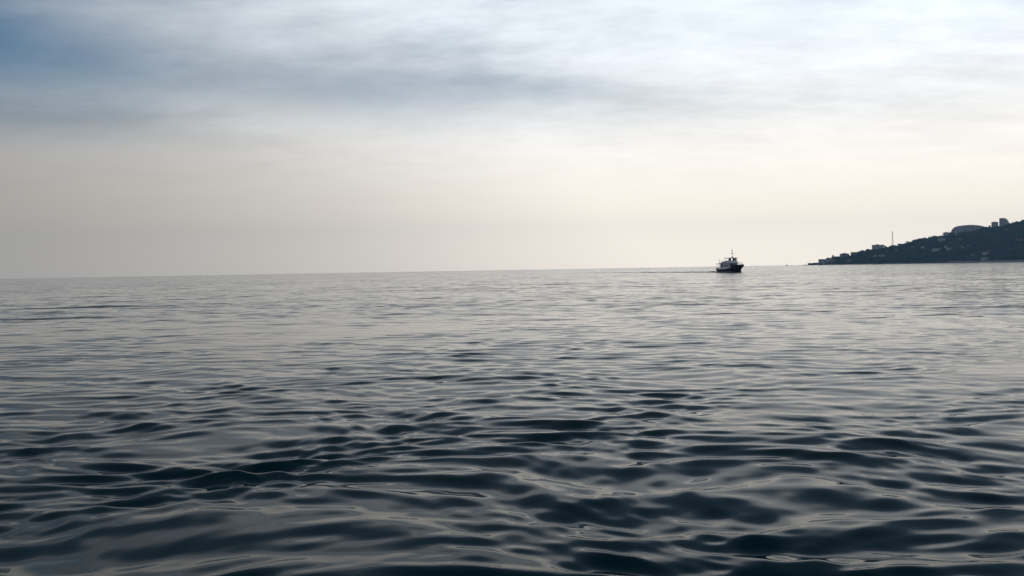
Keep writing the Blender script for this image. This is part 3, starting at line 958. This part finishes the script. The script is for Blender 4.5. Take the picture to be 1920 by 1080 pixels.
    fl = MB(); fl.poly([(0.06 - 0.09 * k, 0.05 * math.sin(k * 1.3), 10.15 - 0.05 * k) for k in range(8)] + [(0.06 - 0.09 * k, 0.05 * math.sin(k * 1.3 + .3), 9.55 - 0.07 * k) for k in range(8)],
                       [(k, k + 1, 9 + k, 8 + k) for k in range(7)])
    fl.build('flag', 'flag', mast)
    # anchor, fenders, winch
    an = MB(); an.tube((8.4, -0.98, 2.0), (8.55, -1.03, 2.75), 0.07); an.tube((8.1, -0.95, 2.0), (8.75, -0.85, 2.0), 0.08); an.build('anchor', 'black', t)
    MB().box(7.0, 7.6, -0.5, 0.5, 2.25, 2.85).build('anchor_winch', 'deck', t, bevel=0.05)
    for x in (-7.5, -4.5, -1.5, 1.5):
        MB().torus((x, -2.72, 1.15), 0.34, 0.12).build('tyre_fender', 'black', t)
    for o in t.children:                               # the wheelhouse stands a little forward of midships
        if o.name.split('.')[0] in ('wheelhouse', 'canopy_roof', 'canopy_post', 'mast'): o.location.x = 1.4
    return BX, BY, TH


BX, BY, TH = build_boat()


def build_wake():
    """the ridges of water the boat leaves behind it and pushes up at its bow"""
    fw = Vector((math.sin(TH), -math.cos(TH), 0)); sd = Vector((fw.y, -fw.x, 0))      # sd: towards the near side
    o = Vector((BX, BY, 0))
    def ridge(path, hts, width, name):
        v, f = [], []; prof = [(-1, -0.15), (-.55, .30), (-.2, .92), (0, 1.0), (.25, .8), (.6, .25), (1, -0.15)]
        n = len(prof)
        for i, p in enumerate(path):
            d = (path[min(i + 1, len(path) - 1)] - path[max(i - 1, 0)]).normalized(); s = Vector((d.y, -d.x, 0))
            wob = 1 + 0.28 * math.sin(i * 1.7) + 0.2 * math.sin(i * 0.63 + 1)
            for a, b in prof: v.append(p + s * (a * width * (0.8 + .2 * wob)) + Vector((0, 0, b * hts[i] * wob)))
        for i in range(len(path) - 1):
            for j in range(n - 1): f.append((i * n + j, (i + 1) * n + j, (i + 1) * n + j + 1, i * n + j + 1))
        return v, f
    mb = MB()
    for off, spread, L, h0 in ((2.4, 0.055, 300, 0.42), (-2.4, 0.055, 300, 0.40), (0.3, 0.0, 150, 0.25)):
        N = 90
        path = [o + fw * (-9 - L * (i / N)) + sd * (off + math.copysign(spread, off) * L * i / N * (1 if spread else 0)) for i in range(N + 1)]
        mb.poly(*ridge(path, [h0 * math.exp(-2.0 * i / N) for i in range(N + 1)], 1.3, 'w'))
    for s in (1, -1):
        path = [o + fw * (8.4 - 0.95 * i) + sd * s * (0.5 + 0.42 * i ** 0.95) for i in range(14)]
        mb.poly(*ridge(path, [0.6 * math.exp(-0.12 * i) * (0.4 if i == 0 else 1) for i in range(14)], 0.5, 'b'))
    w = mb.build('boat_wake', 'water', smooth_=True, kind='structure')
    a = w.data.attributes.new('fine_wave', 'FLOAT', 'POINT')
    a.data.foreach_set('value', np.full(len(w.data.vertices), 0.5, dtype=np.float32))


build_wake()


def small_boats():
    # dark motor launch lying off the point
    Y = 2300.0
    p = at(1539.4, 496, Y)
    t = thing('motor_launch', 'small dark boat lying off the tip of the headland', 'boat', (p.x, Y, 0), R(50))
    st = [(-5.5, 1.8, 1.3), (-2, 2.0, 1.4), (2, 1.8, 1.6), (4.6, 0.9, 2.0), (6.0, 0.08, 2.3)]
    mb = MB()
    for s in (1, -1):
        v, f = loft([[(x, 0, -.5), (x, s * b * .7, -.2), (x, s * b, z)] for x, b, z in st]); mb.poly(v, f)
    mb.poly([(x, b, z) for x, b, z in st] + [(x, -b, z) for x, b, z in st[::-1]], [tuple(range(10))])
    mb.poly([(-5.5, 0, -.5), (-5.5, 1.26, -.2), (-5.5, 1.8, 1.3), (-5.5, -1.8, 1.3), (-5.5, -1.26, -.2)], [(0, 1, 2, 3, 4)])
    mb.build('hull', 'hull', t)
    MB().prism([(-3.6, -1.4), (1.6, -1.4), (2.4, -.8), (2.4, .8), (1.6, 1.4), (-3.6, 1.4)], 1.4, 3.9).build('cabin', 'black', t)
    MB().box(-3.9, 2.7, -1.6, 1.6, 3.903, 4.1).build('roof', 'deck', t)
    for s in (-1, 1): MB().box(-3.0, 1.2, s * 1.42 - .03, s * 1.42 + .03, 2.5, 3.4).build('window', 'glass', t)
    MB().tube((-0.5, 0, 4.1), (-0.6, 0, 6.4), 0.1, 0.07).build('mast', 'black', t)
    # speck near the open horizon
    Y = 2300.0
    p = at(1475.3, 498, Y)
    t = thing('small_sailing_boat', 'tiny sailing boat as a speck between passenger boat and headland', 'boat', (p.x, Y, 0), R(-60))
    mb = MB(); st = [(-2.6, .9, .8), (0, 1.1, .8), (2, .7, 1.0), (3.2, .05, 1.2)]
    for s in (1, -1):
        v, f = loft([[(x, 0, -.3), (x, s * b * .7, -.1), (x, s * b, z)] for x, b, z in st]); mb.poly(v, f)
    mb.poly([(x, b, z) for x, b, z in st] + [(x, -b, z) for x, b, z in st[::-1]], [tuple(range(8))])
    mb.build('hull', 'hull', t)
    MB().tube((0.4, 0, .8), (0.4, 0, 5.6), 0.07).build('mast', 'deck', t)
    MB().tube((0.4, 0, 1.5), (-2.2, 0, 1.5), 0.06).build('boom', 'deck', t)
    MB().poly([(0.34, -.02, 1.6), (-2.0, -.02, 1.6), (0.34, -.02, 5.4), (0.34, .02, 1.6), (-2.0, .02, 1.6), (0.34, .02, 5.4)],
              [(0, 1, 2), (5, 4, 3), (0, 3, 4, 1), (1, 4, 5, 2), (2, 5, 3, 0)]).build('sail', 'pale_roof', t)


small_boats()


# ------------------------------------------------------------------ air
def build_haze():
    global NT
    mb = MB().box(-4300, 4300, -4300, 4300, -8, 185)
    m = bpy.data.materials.new('haze_air'); m.use_nodes = True; NT = m.node_tree; NT.nodes.clear()
    out = NT.nodes.new('ShaderNodeOutputMaterial'); v = NT.nodes.new('ShaderNodeVolumePrincipled')
    v.inputs['Color'].default_value = (0.40, 0.69, 1.0, 1)
    v.inputs['Density'].default_value = 9.5e-5
    v.inputs['Anisotropy'].default_value = 0.0
    NT.links.new(v.outputs[0], out.inputs['Volume'])
    M['haze'] = m
    mb.build('haze', 'haze', kind='stuff')


build_haze()
